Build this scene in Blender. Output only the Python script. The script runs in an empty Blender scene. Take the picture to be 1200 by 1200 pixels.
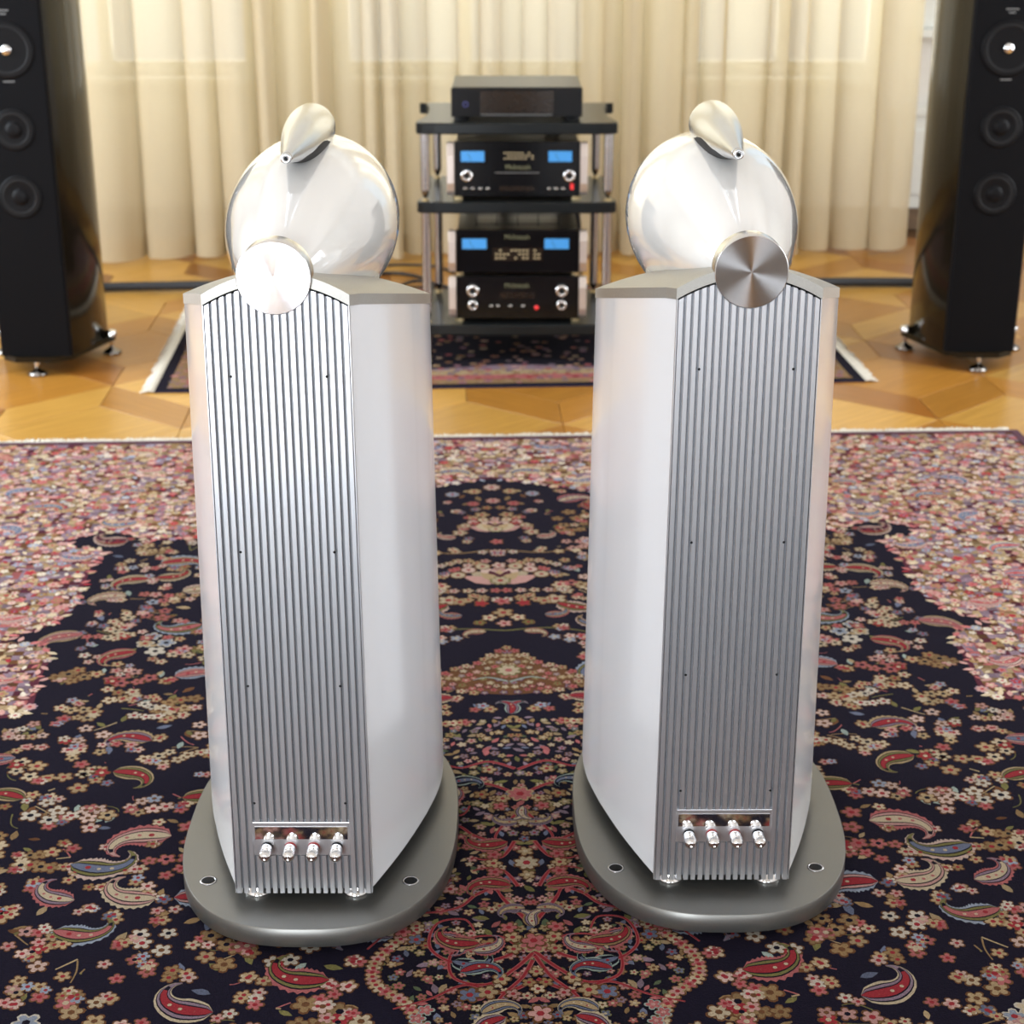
import bpy, math, random
import numpy as np
from mathutils import Vector, Matrix
S = bpy.context.scene
COL = S.collection
PI = math.pi
rnd = random.Random(7)

# ------------------------------------------------------------------ camera, world, lights, exposure
cd = bpy.data.cameras.new('camera'); cam = bpy.data.objects.new('camera', cd); COL.objects.link(cam)
cam.location = (0, 0, 1.45); cam.rotation_euler = (math.radians(90 - 20.3), 0, 0)
cd.sensor_width = 24; cd.sensor_height = 24; cd.lens = 40
cd.dof.use_dof = True; cd.dof.focus_distance = 2.30; cd.dof.aperture_fstop = 4.5
S.camera = cam
S.view_settings.view_transform = 'Standard'; S.view_settings.look = 'None'
S.view_settings.gamma = 1; S.view_settings.use_curve_mapping = False
S.view_settings.exposure = 0.10

w = bpy.data.worlds.new('world'); S.world = w; w.use_nodes = True
bg = w.node_tree.nodes['Background']; bg.inputs[0].default_value = (.80, .90, 1, 1); bg.inputs[1].default_value = 1.0

def area(name, loc, rot, sx, sy, power, col):
    l = bpy.data.lights.new(name, 'AREA'); l.shape = 'RECTANGLE'; l.size = sx; l.size_y = sy
    l.energy = power; l.color = col
    o = bpy.data.objects.new(name, l); COL.objects.link(o); o.location = loc
    o.rotation_euler = [math.radians(a) for a in rot]
    return o
# daylight standing in window openings; side and rear-right ones are unseen, added
area('daylight_back_left', (-1.75, 7.75, 1.75), (-90, 0, 0), 1.3, 2.0, 33, (1, 1, .88))
area('daylight_back_middle', (-.20, 7.75, 1.75), (-90, 0, 0), 1.1, 2.0, 22, (1, 1, .88))
area('daylight_back_right', (1.20, 7.75, 1.75), (-90, 0, 0), 1.1, 2.0, 33, (1, 1, .88))
area('daylight_rear_window', (-1.25, -2.95, 1.20), (90, 0, 0), 1.3, 2.3, 180, (.88, .94, 1))
area('rear_right_fill', (1.9, -2.95, 1.5), (90, 0, 0), 1.0, 1.7, 38, (.90, .95, 1))  # unseen light added to lift the right speaker's rear panel
area('left_side_fill', (-3.35, 4.4, 1.6), (90, 0, -90), 1.8, 2.0, 140, (.86, .93, 1))  # unseen side light, placed to rake folds and brighten the far rug
area('right_side_fill', (3.35, 4.4, 1.6), (90, 0, 90), 1.8, 2.0, 75, (.96, .98, 1))  # unseen weaker side light, added for the rug sheen and right flank

# ------------------------------------------------------------------ materials
def mat(name, base=(.5, .5, .5), rough=.5, metal=0, **kw):
    m = bpy.data.materials.new(name); m.use_nodes = True
    b = m.node_tree.nodes['Principled BSDF']
    b.inputs['Base Color'].default_value = (*base, 1)
    b.inputs['Roughness'].default_value = rough
    b.inputs['Metallic'].default_value = metal
    for k, v in kw.items():
        b.inputs[k.replace('_', ' ')].default_value = v
    return m
def nodes(m): return m.node_tree.nodes, m.node_tree.links, m.node_tree.nodes['Principled BSDF']
def add_noise(m, scale=40, amt=.15, bump=0, vec='Object', stretch=(1, 1, 1), dist=.002):
    N, L, b = nodes(m)
    tc = N.new('ShaderNodeTexCoord'); mp = N.new('ShaderNodeMapping'); mp.inputs['Scale'].default_value = stretch
    L.new(tc.outputs[vec], mp.inputs[0])
    n = N.new('ShaderNodeTexNoise'); n.inputs['Scale'].default_value = scale; n.inputs['Detail'].default_value = 4
    L.new(mp.outputs[0], n.inputs['Vector'])
    if amt:
        mx = N.new('ShaderNodeMix'); mx.data_type = 'RGBA'; mx.blend_type = 'MULTIPLY'; mx.inputs[0].default_value = 1
        mr = N.new('ShaderNodeMapRange'); mr.inputs[1].default_value = .25; mr.inputs[2].default_value = .75
        mr.inputs[3].default_value = 1 - amt; mr.inputs[4].default_value = 1 + amt
        L.new(n.outputs[0], mr.inputs[0])
        src = b.inputs['Base Color'].links[0].from_socket if b.inputs['Base Color'].links else None
        if src: L.new(src, mx.inputs[6])
        else: mx.inputs[6].default_value = b.inputs['Base Color'].default_value
        L.new(mr.outputs[0], mx.inputs[7]); L.new(mx.outputs[2], b.inputs['Base Color'])
    if bump:
        bp = N.new('ShaderNodeBump'); bp.inputs['Strength'].default_value = bump; bp.inputs['Distance'].default_value = dist
        L.new(n.outputs[0], bp.inputs['Height']); L.new(bp.outputs[0], b.inputs['Normal'])
    return m
def tangent(m, axis):
    N, L, b = nodes(m)
    t = N.new('ShaderNodeTangent'); t.direction_type = 'RADIAL'; t.axis = axis
    L.new(t.outputs[0], b.inputs['Tangent']); return m

M = {}
M['white'] = add_noise(mat('white_lacquer', (.86, .87, .90), .22, Coat_Weight=.6, Coat_Roughness=.12), 3, .01)
M['white_gloss'] = add_noise(mat('white_gloss_head', (.84, .84, .83), .12, Coat_Weight=1.0, Coat_Roughness=.03), 3, .01)
M['post'] = add_noise(mat('polished_steel_post', (.50, .50, .52), .2, 1), 200, .03)
M['satin_alu'] = add_noise(mat('satin_grey_top', (.42, .41, .38), .42, .75), 400, .05)
M['fin_alu'] = add_noise(mat('anodised_aluminium', (.70, .71, .74), .36, 1), 600, .05, stretch=(1, 1, .05))
M['groove'] = add_noise(mat('groove_aluminium', (.25, .26, .28), .5, .8), 300, .05)
M['plinth'] = add_noise(mat('plinth_metal', (.21, .208, .195), .40, .8), 900, .06, .03)
M['disc'] = tangent(add_noise(mat('turned_aluminium', (.48, .48, .49), .17, 1, Anisotropic=.98), 200, .02), 'Y')
M['alu_y'] = tangent(add_noise(mat('brushed_tweeter', (.62, .64, .67), .27, 1, Anisotropic=.8), 80, .05, stretch=(1, 8, 1)), 'Y')
M['chrome'] = add_noise(mat('chrome', (.85, .85, .86), .06, 1), 50, .01)
M['alu'] = add_noise(mat('plain_aluminium', (.72, .72, .73), .22, 1), 200, .03)
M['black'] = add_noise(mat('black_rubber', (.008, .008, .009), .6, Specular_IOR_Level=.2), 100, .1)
M['cone'] = add_noise(mat('black_driver_cone', (.004, .004, .005), .45, Specular_IOR_Level=.12), 100, .1)
M['baffle'] = add_noise(mat('black_satin_baffle', (.005, .005, .006), .55, Specular_IOR_Level=.06), 300, .1)
M['piano'] = add_noise(mat('dark_piano_gloss', (.009, .007, .004), .14, Specular_IOR_Level=.28), 5, .1)
M['shelf'] = add_noise(mat('black_lacquered_shelf', (.008, .010, .011), .28, Specular_IOR_Level=.25), 60, .1)
M['box'] = add_noise(mat('dark_grey_metal_case', (.025, .022, .018), .36, .4), 200, .1)
M['glass_front'] = add_noise(mat('black_glass_front', (.004, .004, .005), .12, Specular_IOR_Level=.3), 50, .05)
M['screen'] = add_noise(mat('smoked_screen', (.02, .013, .009), .12), 50, .05)
M['side_trim'] = add_noise(mat('champagne_side_trim', (.68, .60, .55), .34, .7), 200, .04)
M['letter'] = add_noise(mat('gold_green_lettering', (.20, .20, .11), .5), 50, .05)
M['grey_text'] = add_noise(mat('grey_print', (.16, .16, .16), .5), 50, .05)
M['brass'] = add_noise(mat('brass_foot', (.62, .50, .28), .3, 1), 50, .05)
def emis(name, col, s):
    m = mat(name, col, .4); b = nodes(m)[2]
    b.inputs['Emission Color'].default_value = (*col, 1); b.inputs['Emission Strength'].default_value = s
    return add_noise(m, 200, .12)
M['meter'] = emis('blue_lit_meter', (.035, .20, .47), .75)
M['red_led'] = emis('red_indicator', (.7, .03, .03), .6)
M['amber'] = emis('warm_display_dots', (.30, .24, .14), .5)
M['blue_led'] = emis('blue_power_ring', (.03, .03, .12), .6)
M['cream_wall'] = add_noise(mat('pale_wall_paint', (.76, .75, .73), .8), 30, .03, .05)
M['white_paint'] = add_noise(mat('white_wood_paint', (.72, .74, .72), .45), 60, .03)
M['ceil'] = add_noise(mat('white_ceiling_paint', (.82, .81, .78), .85), 30, .02)
M['skirting'] = add_noise(mat('brown_skirting', (.16, .10, .055), .5), 60, .2)
M['joint'] = add_noise(mat('dark_joint_wood', (.10, .045, .014), .6), 60, .2)
M['fringe'] = add_noise(mat('cream_cotton_fringe', (.70, .66, .57), .9), 300, .2, .3)
M['navy_pile'] = add_noise(mat('navy_wool_edge', (.022, .016, .05), .95), 400, .3, .4)
M['wine_pile'] = add_noise(mat('wine_wool_edge', (.07, .022, .04), .95), 400, .3, .4)
M['cable'] = add_noise(mat('black_cable_sheath', (.015, .016, .020), .55), 300, .2, .2)
M['pane'] = mat('window_pane_glass', (.9, .95, .95), .02, Transmission_Weight=1.0, IOR=1.05)

def wood(name, base):
    m = mat(name, base, .30, Specular_IOR_Level=.4); N, L, b = nodes(m)
    tc = N.new('ShaderNodeTexCoord'); mp = N.new('ShaderNodeMapping'); mp.inputs['Scale'].default_value = (2.2, 26, 1)
    L.new(tc.outputs['Object'], mp.inputs[0])
    n = N.new('ShaderNodeTexNoise'); n.inputs['Scale'].default_value = 2.2; n.inputs['Detail'].default_value = 6
    L.new(mp.outputs[0], n.inputs['Vector'])
    oi = N.new('ShaderNodeObjectInfo')
    cr = N.new('ShaderNodeValToRGB'); e = cr.color_ramp.elements
    d = base
    e[0].position = .25; e[0].color = (d[0] * .78, d[1] * .74, d[2] * .66, 1)
    e[1].position = .8; e[1].color = (d[0] * 1.12, d[1] * 1.14, d[2] * 1.2, 1)
    L.new(n.outputs[0], cr.inputs[0]); 
    mx = N.new('ShaderNodeMix'); mx.data_type = 'RGBA'; mx.blend_type = 'MULTIPLY'; mx.inputs[0].default_value = 1
    mr = N.new('ShaderNodeMapRange'); mr.inputs[3].default_value = .86; mr.inputs[4].default_value = 1.12
    L.new(oi.outputs['Random'], mr.inputs[0]); L.new(cr.outputs[0], mx.inputs[6]); L.new(mr.outputs[0], mx.inputs[7])
    L.new(mx.outputs[2], b.inputs['Base Color']); return m
WOODS = [wood('honey_oak_light', (.52, .285, .060)), wood('honey_oak_mid', (.40, .18, .028)), wood('honey_oak_dark', (.28, .105, .014))]

def curtain_mat():
    m = bpy.data.materials.new('cream_curtain_cloth'); m.use_nodes = True; N = m.node_tree.nodes; L = m.node_tree.links
    b = N['Principled BSDF']; out = N['Material Output']
    b.inputs['Roughness'].default_value = .85; b.inputs['Base Color'].default_value = (.64, .53, .36, 1)
    add_noise(m, 500, .06, .15, stretch=(1, 1, .4))
    t = N.new('ShaderNodeBsdfTranslucent'); t.inputs[0].default_value = (.80, .74, .54, 1)
    mx = N.new('ShaderNodeMixShader'); mx.inputs[0].default_value = .30
    L.new(b.outputs[0], mx.inputs[1]); L.new(t.outputs[0], mx.inputs[2])
    tr_ = N.new('ShaderNodeBsdfTransparent'); m2 = N.new('ShaderNodeMixShader'); m2.inputs[0].default_value = .15   # open weave lets the panes glow through
    L.new(mx.outputs[0], m2.inputs[1]); L.new(tr_.outputs[0], m2.inputs[2]); L.new(m2.outputs[0], out.inputs[0])
    return m
M['curtain'] = curtain_mat()

def pile_mat():
    m = mat('woven_rug_pile', (.5, .5, .5), .95, Specular_IOR_Level=.03, Sheen_Weight=.02, Sheen_Roughness=.5); N, L, b = nodes(m)
    a = N.new('ShaderNodeVertexColor'); a.layer_name = 'dye_and_light'
    L.new(a.outputs[0], b.inputs['Base Color'])
    return add_noise(m, 520, .38, .55, dist=.003)
M['pile'] = pile_mat()

# ------------------------------------------------------------------ mesh helpers
class MB:
    def __init__(s): s.v = []; s.f = []; s.sm = []
    def add(s, v, f, smooth=False):
        o = len(s.v); s.v += [tuple(p) for p in v]; s.f += [[i + o for i in q] for q in f]; s.sm += [smooth] * len(f); return s
    def box(s, x0, x1, y0, y1, z0, z1):
        v = [(x0, y0, z0), (x1, y0, z0), (x1, y1, z0), (x0, y1, z0), (x0, y0, z1), (x1, y0, z1), (x1, y1, z1), (x0, y1, z1)]
        return s.add(v, [(3, 2, 1, 0), (4, 5, 6, 7), (0, 1, 5, 4), (1, 2, 6, 5), (2, 3, 7, 6), (3, 0, 4, 7)])
    def prism(s, pts, z0, z1, bevel=0, smooth=False):
        n = len(pts); rings = []
        if bevel:
            c = np.mean(np.array(pts), 0); P = np.array(pts) 
            d = P - c; ln = np.linalg.norm(d, axis=1)[:, None]; I = P - d / ln * bevel
            rings = [(I, z0), (P, z0 + bevel), (P, z1 - bevel), (I, z1)]
        else: rings = [(np.array(pts), z0), (np.array(pts), z1)]
        v = [(p[0], p[1], z) for R, z in rings for p in R]; f = []; k = len(rings)
        for r in range(k - 1):
            for i in range(n):
                j = (i + 1) % n; f.append((r * n + i, r * n + j, (r + 1) * n + j, (r + 1) * n + i))
        s.add(v, f, smooth)
        return s.add([(p[0], p[1], rings[0][1]) for p in rings[0][0]], [tuple(range(n))[::-1]]).add([(p[0], p[1], rings[-1][1]) for p in rings[-1][0]], [tuple(range(n))])
    def lathe(s, prof, c=(0, 0, 0), axis='Z', n=32, smooth=True):
        v = []; f = []
        for r, h in prof:
            for i in range(n):
                a = 2 * PI * i / n; x, y = r * math.cos(a), r * math.sin(a)
                p = (x, y, h) if axis == 'Z' else ((x, h, y) if axis == 'Y' else (h, x, y))
                v.append((p[0] + c[0], p[1] + c[1], p[2] + c[2]))
        for k in range(len(prof) - 1):
            for i in range(n):
                j = (i + 1) % n; q = (k * n + i, k * n + j, (k + 1) * n + j, (k + 1) * n + i)
                f.append(q if axis == 'Z' else q[::-1])
        return s.add(v, f, smooth)
    def tube(s, pts, r, n=10):
        pts = [Vector(p) for p in pts]; v = []; f = []
        for i, p in enumerate(pts):
            d = (pts[min(i + 1, len(pts) - 1)] - pts[max(i - 1, 0)]).normalized()
            a = d.orthogonal().normalized() if i == 0 else (a - d * a.dot(d)).normalized()
            b = d.cross(a)
            for k in range(n):
                t = 2 * PI * k / n; v.append(p + (a * math.cos(t) + b * math.sin(t)) * r)
        for i in range(len(pts) - 1):
            for k in range(n):
                j = (k + 1) % n; f.append((i * n + k, i * n + j, (i + 1) * n + j, (i + 1) * n + k))
        f.append(tuple(range(n))[::-1]); f.append(tuple((len(pts) - 1) * n + k for k in range(n)))
        return s.add(v, f, True)
    def build(s, name, m, parent=None, bevel=0, **props):
        me = bpy.data.meshes.new(name); me.from_pydata(s.v, [], s.f)
        me.polygons.foreach_set('use_smooth', s.sm); me.materials.append(m); me.update()
        o = bpy.data.objects.new(name, me); COL.objects.link(o)
        if parent: o.parent = parent
        if bevel:
            md = o.modifiers.new('bevel', 'BEVEL'); md.width = bevel; md.segments = 2; md.limit_method = 'ANGLE'; md.angle_limit = .7
        for k, v in props.items(): o[k] = v
        return o
def thing(name, label, cat, loc=(0, 0, 0), rz=0, group=None):
    o = bpy.data.objects.new(name, None); COL.objects.link(o); o.location = loc; o.rotation_euler = (0, 0, rz)
    o.empty_display_size = .05
    o['label'] = label; o['category'] = cat
    if group: o['group'] = group
    return o
def copy_tree(o, parent=None):
    c = o.copy(); COL.objects.link(c)
    if parent: c.parent = parent
    for ch in list(o.children): copy_tree(ch, c)
    return c
def catmull(P, n=6, closed=False):
    P = [np.array(p, float) for p in P]; out = []; N = len(P)
    for i in range(N if closed else N - 1):
        g = lambda k: P[k % N] if closed else P[min(max(k, 0), N - 1)]
        a, b, c, d = g(i - 1), g(i), g(i + 1), g(i + 2)
        for k in range(n):
            t = k / n; out.append(.5 * ((2 * b) + (c - a) * t + (2 * a - 5 * b + 4 * c - d) * t * t + (3 * b - a - 3 * c + d) * t ** 3))
    if not closed: out.append(P[-1])
    return out

# ------------------------------------------------------------------ room shell
XL, XR, YB, YF, ZC = -3.4, 3.4, -3.0, 7.6, 3.1
YAW = math.radians(2.4)
def struct(name, mb, m, parent=None, bevel=0):
    o = mb.build(name, m, parent, bevel)
    if parent is None: o['kind'] = 'structure'
    return o
floor = struct('floor', MB().box(XL, XR, YB, YF + .5, -.06, -.006), M['joint'])
def wall_with_holes(x0, x1, z0, z1, y0, y1, holes):
    mb = MB(); xs = sorted({x0, x1, *[h[0] for h in holes], *[h[1] for h in holes]})
    for a, b in zip(xs, xs[1:]):
        h = [q for q in holes if q[0] <= a and q[1] >= b]
        if h: mb.box(a, b, y0, y1, z0, h[0][2]); mb.box(a, b, y0, y1, h[0][3], z1)
        else: mb.box(a, b, y0, y1, z0, z1)
    return mb
holes = [(-2.4, -1.1, .66, 2.75), (-.75, .35, .66, 2.75), (.75, 1.58, .66, 2.75), (1.72, 2.5, .86, 2.75)]
struct('wall_back', wall_with_holes(XL, XR, -.01, ZC, 7.55, 7.72, holes), M['cream_wall'])
struct('wall_left', MB().box(XL - .12, XL, YB, 3.4, -.01, ZC).box(XL - .12, XL, 5.4, 7.8, -.01, ZC).box(XL - .12, XL, 3.4, 5.4, -.01, .5).box(XL - .12, XL, 3.4, 5.4, 2.6, ZC), M['cream_wall'])
struct('wall_right', MB().box(XR, XR + .12, YB, 3.4, -.01, ZC).box(XR, XR + .12, 5.4, 7.8, -.01, ZC).box(XR, XR + .12, 3.4, 5.4, -.01, .5).box(XR, XR + .12, 3.4, 5.4, 2.6, ZC), M['cream_wall'])
struct('wall_front', wall_with_holes(XL, XR, -.01, ZC, YB - .12, YB, [(-1.95, -.55, .04, 2.4), (1.35, 2.45, .6, 2.4)]), M['cream_wall'])
struct('ceiling', MB().box(XL, XR, YB, YF + .2, ZC, ZC + .1), M['ceil'])
struct('baseboard_back', MB().box(XL, XR, 7.52, 7.55, 0, .10), M['skirting'], None, .004)
for i, (a, b, c, d) in enumerate(holes):
    t = MB()
    for x in (a, b - .05, (a + b) / 2 - .025): t.box(x, x + .05, 7.58, 7.64, c, d)
    t.box(a + .05, (a + b) / 2 - .025, 7.58, 7.64, c, c + .06).box((a + b) / 2 + .025, b - .05, 7.58, 7.64, c, c + .06)
    t.box(a + .05, (a + b) / 2 - .025, 7.58, 7.64, d - .06, d).box((a + b) / 2 + .025, b - .05, 7.58, 7.64, d - .06, d)
    wo = struct('window_%d' % (i + 1), t, M['white_paint'])
    MB().box(a, b, 7.47, 7.58, c - .035, c).build('window_sill', M['white_paint'], wo, .004)
    if i == 3:
        # inner casement with its latch, seen just beside the curtain
        MB().box(1.72, 1.80, 7.54, 7.58, .86, 2.7).box(1.80, 2.4, 7.54, 7.58, .86, .98).build('casement_frame', M['white_paint'], wo, .004)
        MB().lathe([(.0, -.02), (.012, -.018), (.012, 0)], (1.775, 7.53, 1.02), 'Y', 16).box(1.768, 1.782, 7.505, 7.515, .985, 1.03).build('casement_latch', M['brass'], wo)
        MB().box(1.80, 2.45, 7.61, 7.614, .98, 2.7).build('window_pane', M['pane'], wo)
# white panelling under the right window
tr = struct('trim_1', MB().box(1.66, 2.9, 7.50, 7.55, .10, .50), M['white_paint'], None, .003)
MB().box(1.66, 2.9, 7.485, 7.51, .50, .54).build('dado_rail', M['white_paint'], tr, .003)
MB().box(1.74, 2.8, 7.49, 7.505, .16, .44).build('raised_panel', M['white_paint'], tr, .004)

# parquet: elongated hexagons cut into three blocks each; blocks are parts of the floor
def inset(pts, d):
    P = [np.array(p, float) for p in pts]; n = len(P); out = []
    c = sum(P) / n
    for p in P: v = c - p; out.append(p + v / np.linalg.norm(v) * d)
    return out
def block_mesh(pts, ang):
    # local frame turned so that the grain runs along local x
    c = sum(np.array(p) for p in pts) / len(pts); ca, sa = math.cos(-ang), math.sin(-ang)
    loc = [((p[0] - c[0]) * ca - (p[1] - c[1]) * sa, (p[0] - c[0]) * sa + (p[1] - c[1]) * ca) for p in pts]
    o = inset(loc, .0012); i2 = inset(loc, .0028); n = len(o)
    v = [(p[0], p[1], -.010) for p in o] + [(p[0], p[1], -.0012) for p in o] + [(p[0], p[1], 0) for p in i2]
    f = [(r * n + k, r * n + (k + 1) % n, (r + 1) * n + (k + 1) % n, (r + 1) * n + k) for r in (0, 1) for k in range(n)] + [tuple(2 * n + k for k in range(n))]
    return v, f, c
hx, hy, vy = .27, .235, .215
kinds = []
T, TR, TL, Cc = (0, hy * 2), (hx, hy), (-hx, hy), (0, 0)
shapes = [([Cc, TR, T, TL], 0.72), ([Cc, TL, (-hx, hy - vy), (0, -vy)], -.72), ([Cc, (0, -vy), (hx, hy - vy), TR], .72)]
meshes = []
for pts, ang in shapes:
    for wm in WOODS:
        v, f, c = block_mesh(pts, ang); me = bpy.data.meshes.new('parquet_block'); me.from_pydata(v, [], f); me.materials.append(wm)
        meshes.append((me, c, ang))
rows = int(4.4 / (hy + vy)) + 2; cnt = 0
for r in range(rows):
    for q in range(-7, 8):
        ox = q * 2 * hx + (hx if r % 2 else 0) + .13; oy = 3.95 + r * (hy + vy)
        ca, sa = math.cos(YAW), math.sin(YAW); 
        for k in range(3):
            tone = rnd.choice([(0, 0, 1), (1, 2, 1, 2, 0), (0, 1, 1)][k])
            me, c, ang = meshes[k * 3 + tone]
            lx, ly = ox + c[0], oy + c[1]
            X = lx * ca - (ly - 5) * sa; Y = lx * sa + (ly - 5) * ca + 5
            if Y < 4.2 or Y > 7.38 or abs(X) > 2.35: continue
            if abs(X + 0.05) < .75 and 5.3 < Y < 6.0: continue
            o = bpy.data.objects.new('parquet_block', me); COL.objects.link(o); o.parent = floor
            o.location = (X, Y, 0); o.rotation_euler = (0, 0, ang + YAW); cnt += 1
print('parquet blocks', cnt)
rest = MB()   # the floor beyond the blocks, out of view: one plain boarded field
rest.box(XL, XR, YB, 4.05, -.006, -.001)
rest.box(XL, XR, 7.55, 8.0, -.006, -.001).box(XL, -2.5, 4.05, 7.55, -.006, -.001).box(2.5, XR, 4.05, 7.55, -.006, -.001)
rest.build('plain_boards', WOODS[1], floor, kind='stuff')

# ------------------------------------------------------------------ woven rugs
PAL = dict(navy=(.0075, .0055, .015), ink=(.008, .006, .015), wine=(.10, .022, .038), red=(.33, .030, .040), rose=(.43, .13, .13), pink=(.52, .29, .26),
           blush=(.58, .42, .36), beige=(.44, .32, .18), tan=(.30, .19, .09), cream=(.54, .44, .30), ivory=(.58, .52, .43), brown=(.16, .07, .03),
           olive=(.19, .17, .06), green=(.10, .13, .07), slate=(.15, .17, .25), sky=(.30, .34, .42), teal=(.33, .40, .36), mauve=(.27, .19, .24))
LZ = .0002
class Weave:
    def __init__(s, ox, oy, rz, z): s.V = []; s.F = []; s.C = []; s.n = 0; s.o = (ox, oy, math.cos(rz), math.sin(rz)); s.z = z; s.depth = .80
    def poly(s, P, col, layer, shade=1.0):
        P = np.asarray(P, float); n = len(P); ox, oy, c, sn = s.o
        W = np.empty((n, 3)); W[:, 0] = ox + P[:, 0] * c - P[:, 1] * sn; W[:, 1] = oy + P[:, 0] * sn + P[:, 1] * c; W[:, 2] = s.z + layer * LZ + (len(s.F) % 53) * 1.2e-6
        s.V.append(W); s.F.append(list(range(s.n, s.n + n))); s.n += n
        k = PAL[col]; shade *= s.depth; s.C.append(np.tile([k[0] * shade, k[1] * shade, k[2] * shade, 1], (n, 1)))
    def build(s, name, parent, **pr):
        me = bpy.data.meshes.new(name); V = np.concatenate(s.V)
        # make every face look up
        me.from_pydata(V.tolist(), [], s.F)
        at = me.color_attributes.new('dye_and_light', 'FLOAT_COLOR', 'POINT'); at.data.foreach_set('color', np.concatenate(s.C).astype(np.float32).ravel())
        me.materials.append(M['pile']); me.update()
        o = bpy.data.objects.new(name, me); COL.objects.link(o); o.parent = parent
        for k, v in pr.items(): o[k] = v
        return o
def xf(P, c, a, s):
    ca, sa = math.cos(a) * s, math.sin(a) * s
    P = np.asarray(P); return np.stack([c[0] + P[:, 0] * ca - P[:, 1] * sa, c[1] + P[:, 0] * sa + P[:, 1] * ca], 1)
def lobed(nl, r0, r1, k=3):
    n = nl * k; out = []
    for i in range(n):
        t = 2 * PI * i / n; r = r0 + (r1 - r0) * abs(math.sin(nl * t / 2)) ** .7; out.append((r * math.cos(t), r * math.sin(t)))
    return np.array(out)
L5o, L5 = lobed(5, .66, 1.08, 4), lobed(5, .46, .88, 4)
L8o, L8 = lobed(8, .80, 1.06, 3), lobed(8, .62, .90, 3)
HEX = lobed(6, 1, 1, 1)
LEAF = np.array([(0, 0), (.25, .2), (.55, .24), (.85, .1), (1, 0), (.85, -.08), (.55, -.2), (.25, -.16)])
def _teardrop():
    # bent drop: spine with a hooked tip
    sp = []; w_ = []; x, y = -.52, .06
    for i in range(15):
        t = i / 14; ph = -.25 + 3.3 * t ** 2.1
        sp.append((x, y)); x += math.cos(ph) * .098; y += math.sin(ph) * .098
        w_.append(.012 + (.235 * math.sqrt(max(0, 1 - (1 - t / .34) ** 2)) if t < .34 else .235 * (1 - (t - .34) / .66) ** 1.1))
    sp = np.array(sp); d = np.gradient(sp, axis=0); nn = np.stack([-d[:, 1], d[:, 0]], 1); nn /= np.linalg.norm(nn, axis=1)[:, None]
    return sp, nn, np.array(w_)
TSP, TNN, TW = _teardrop()
def tear(k, cut=15):
    return np.concatenate([TSP[:cut] + TNN[:cut] * (TW[:cut, None] * k), (TSP[:cut] - TNN[:cut] * (TW[:cut, None] * k))[::-1]])
def flower(W, c, r, pet, rim='brown', mid='red', eight=False, L=2, a=0):
    o, f = (L8o, L8) if eight else (L5o, L5)
    W.poly(xf(o, c, a, r), rim, L); W.poly(xf(f, c, a, r), pet, L + 1, rnd.uniform(.85, 1.15)); W.poly(xf(HEX, c, a, r * .30), mid, L + 2)
def leaf(W, c, a, ln, col, L=1): W.poly(xf(LEAF, c, a, ln), col, L, rnd.uniform(.8, 1.2))
def paisley(W, c, a, s, outer, mid, inner, flip=False, beads=True, L=2):
    def Q(P): P = P.copy(); P[:, 1] *= (-1 if flip else 1); return xf(P, c, a, s)
    def body(k, cut, col, lay, saw=False):
        A = []; B = []
        for i in range(cut):
            for e in ((1.34, 1.14) if saw else (k,)):
                if saw and i == cut - 1 and e < 1.2: continue
                f = (0 if not (saw and e < 1.2) else .5); i2 = min(i + 1, len(TSP) - 1)
                p = TSP[i] * (1 - f) + TSP[i2] * f; n = TNN[i] * (1 - f) + TNN[i2] * f; w_ = TW[i] * (1 - f) + TW[i2] * f
                A.append(p + n * w_ * e); B.append(p - n * w_ * e)
        A = Q(np.array(A)); B = Q(np.array(B))
        for i in range(len(A) - 1): W.poly([A[i], A[i + 1], B[i + 1], B[i]], col, lay)
    body(1.15, 15, outer, L, beads)
    body(.90, 15, 'navy', L + 1); body(.78, 15, mid, L + 2); body(.52, 13, 'ink', L + 2.6); body(.40, 12, inner, L + 3)
    for i in (3, 5, 7): W.poly(xf(HEX, Q(TSP[i:i + 1])[0], 0, s * .035), 'cream' if inner != 'cream' else 'rose', L + 4)
    W.poly(xf(HEX, Q(np.array([(-.22, 0)]))[0], 0, s * .05), 'red', L + 4)
def ribbon(W, pts, w0, col, L, taper=True, edge=None):
    P = np.array(catmull(pts, 7)); d = np.gradient(P, axis=0); nn = np.stack([-d[:, 1], d[:, 0]], 1); nn /= (np.linalg.norm(nn, axis=1)[:, None] + 1e-9)
    n = len(P); w_ = np.full(n, w0)
    if taper: w_ = w0 * (1 - .6 * np.linspace(0, 1, n))
    for k, (cc, ww, ll) in enumerate([(edge, 1.7, L), (col, 1.0, L + 1)] if edge else [(col, 1, L)]):
        A = P + nn * (w_ * ww)[:, None] / 2; B = P - nn * (w_ * ww)[:, None] / 2
        for i in range(n - 1): W.poly([A[i], B[i], B[i + 1], A[i + 1]], cc, ll)
    return P
PET = ['cream', 'beige', 'blush', 'cream', 'rose', 'ivory', 'beige', 'pink', 'sky', 'tan', 'beige', 'blush', 'rose', 'slate']
LEAFC = ['olive', 'tan', 'beige', 'teal', 'slate', 'olive', 'brown']
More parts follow.
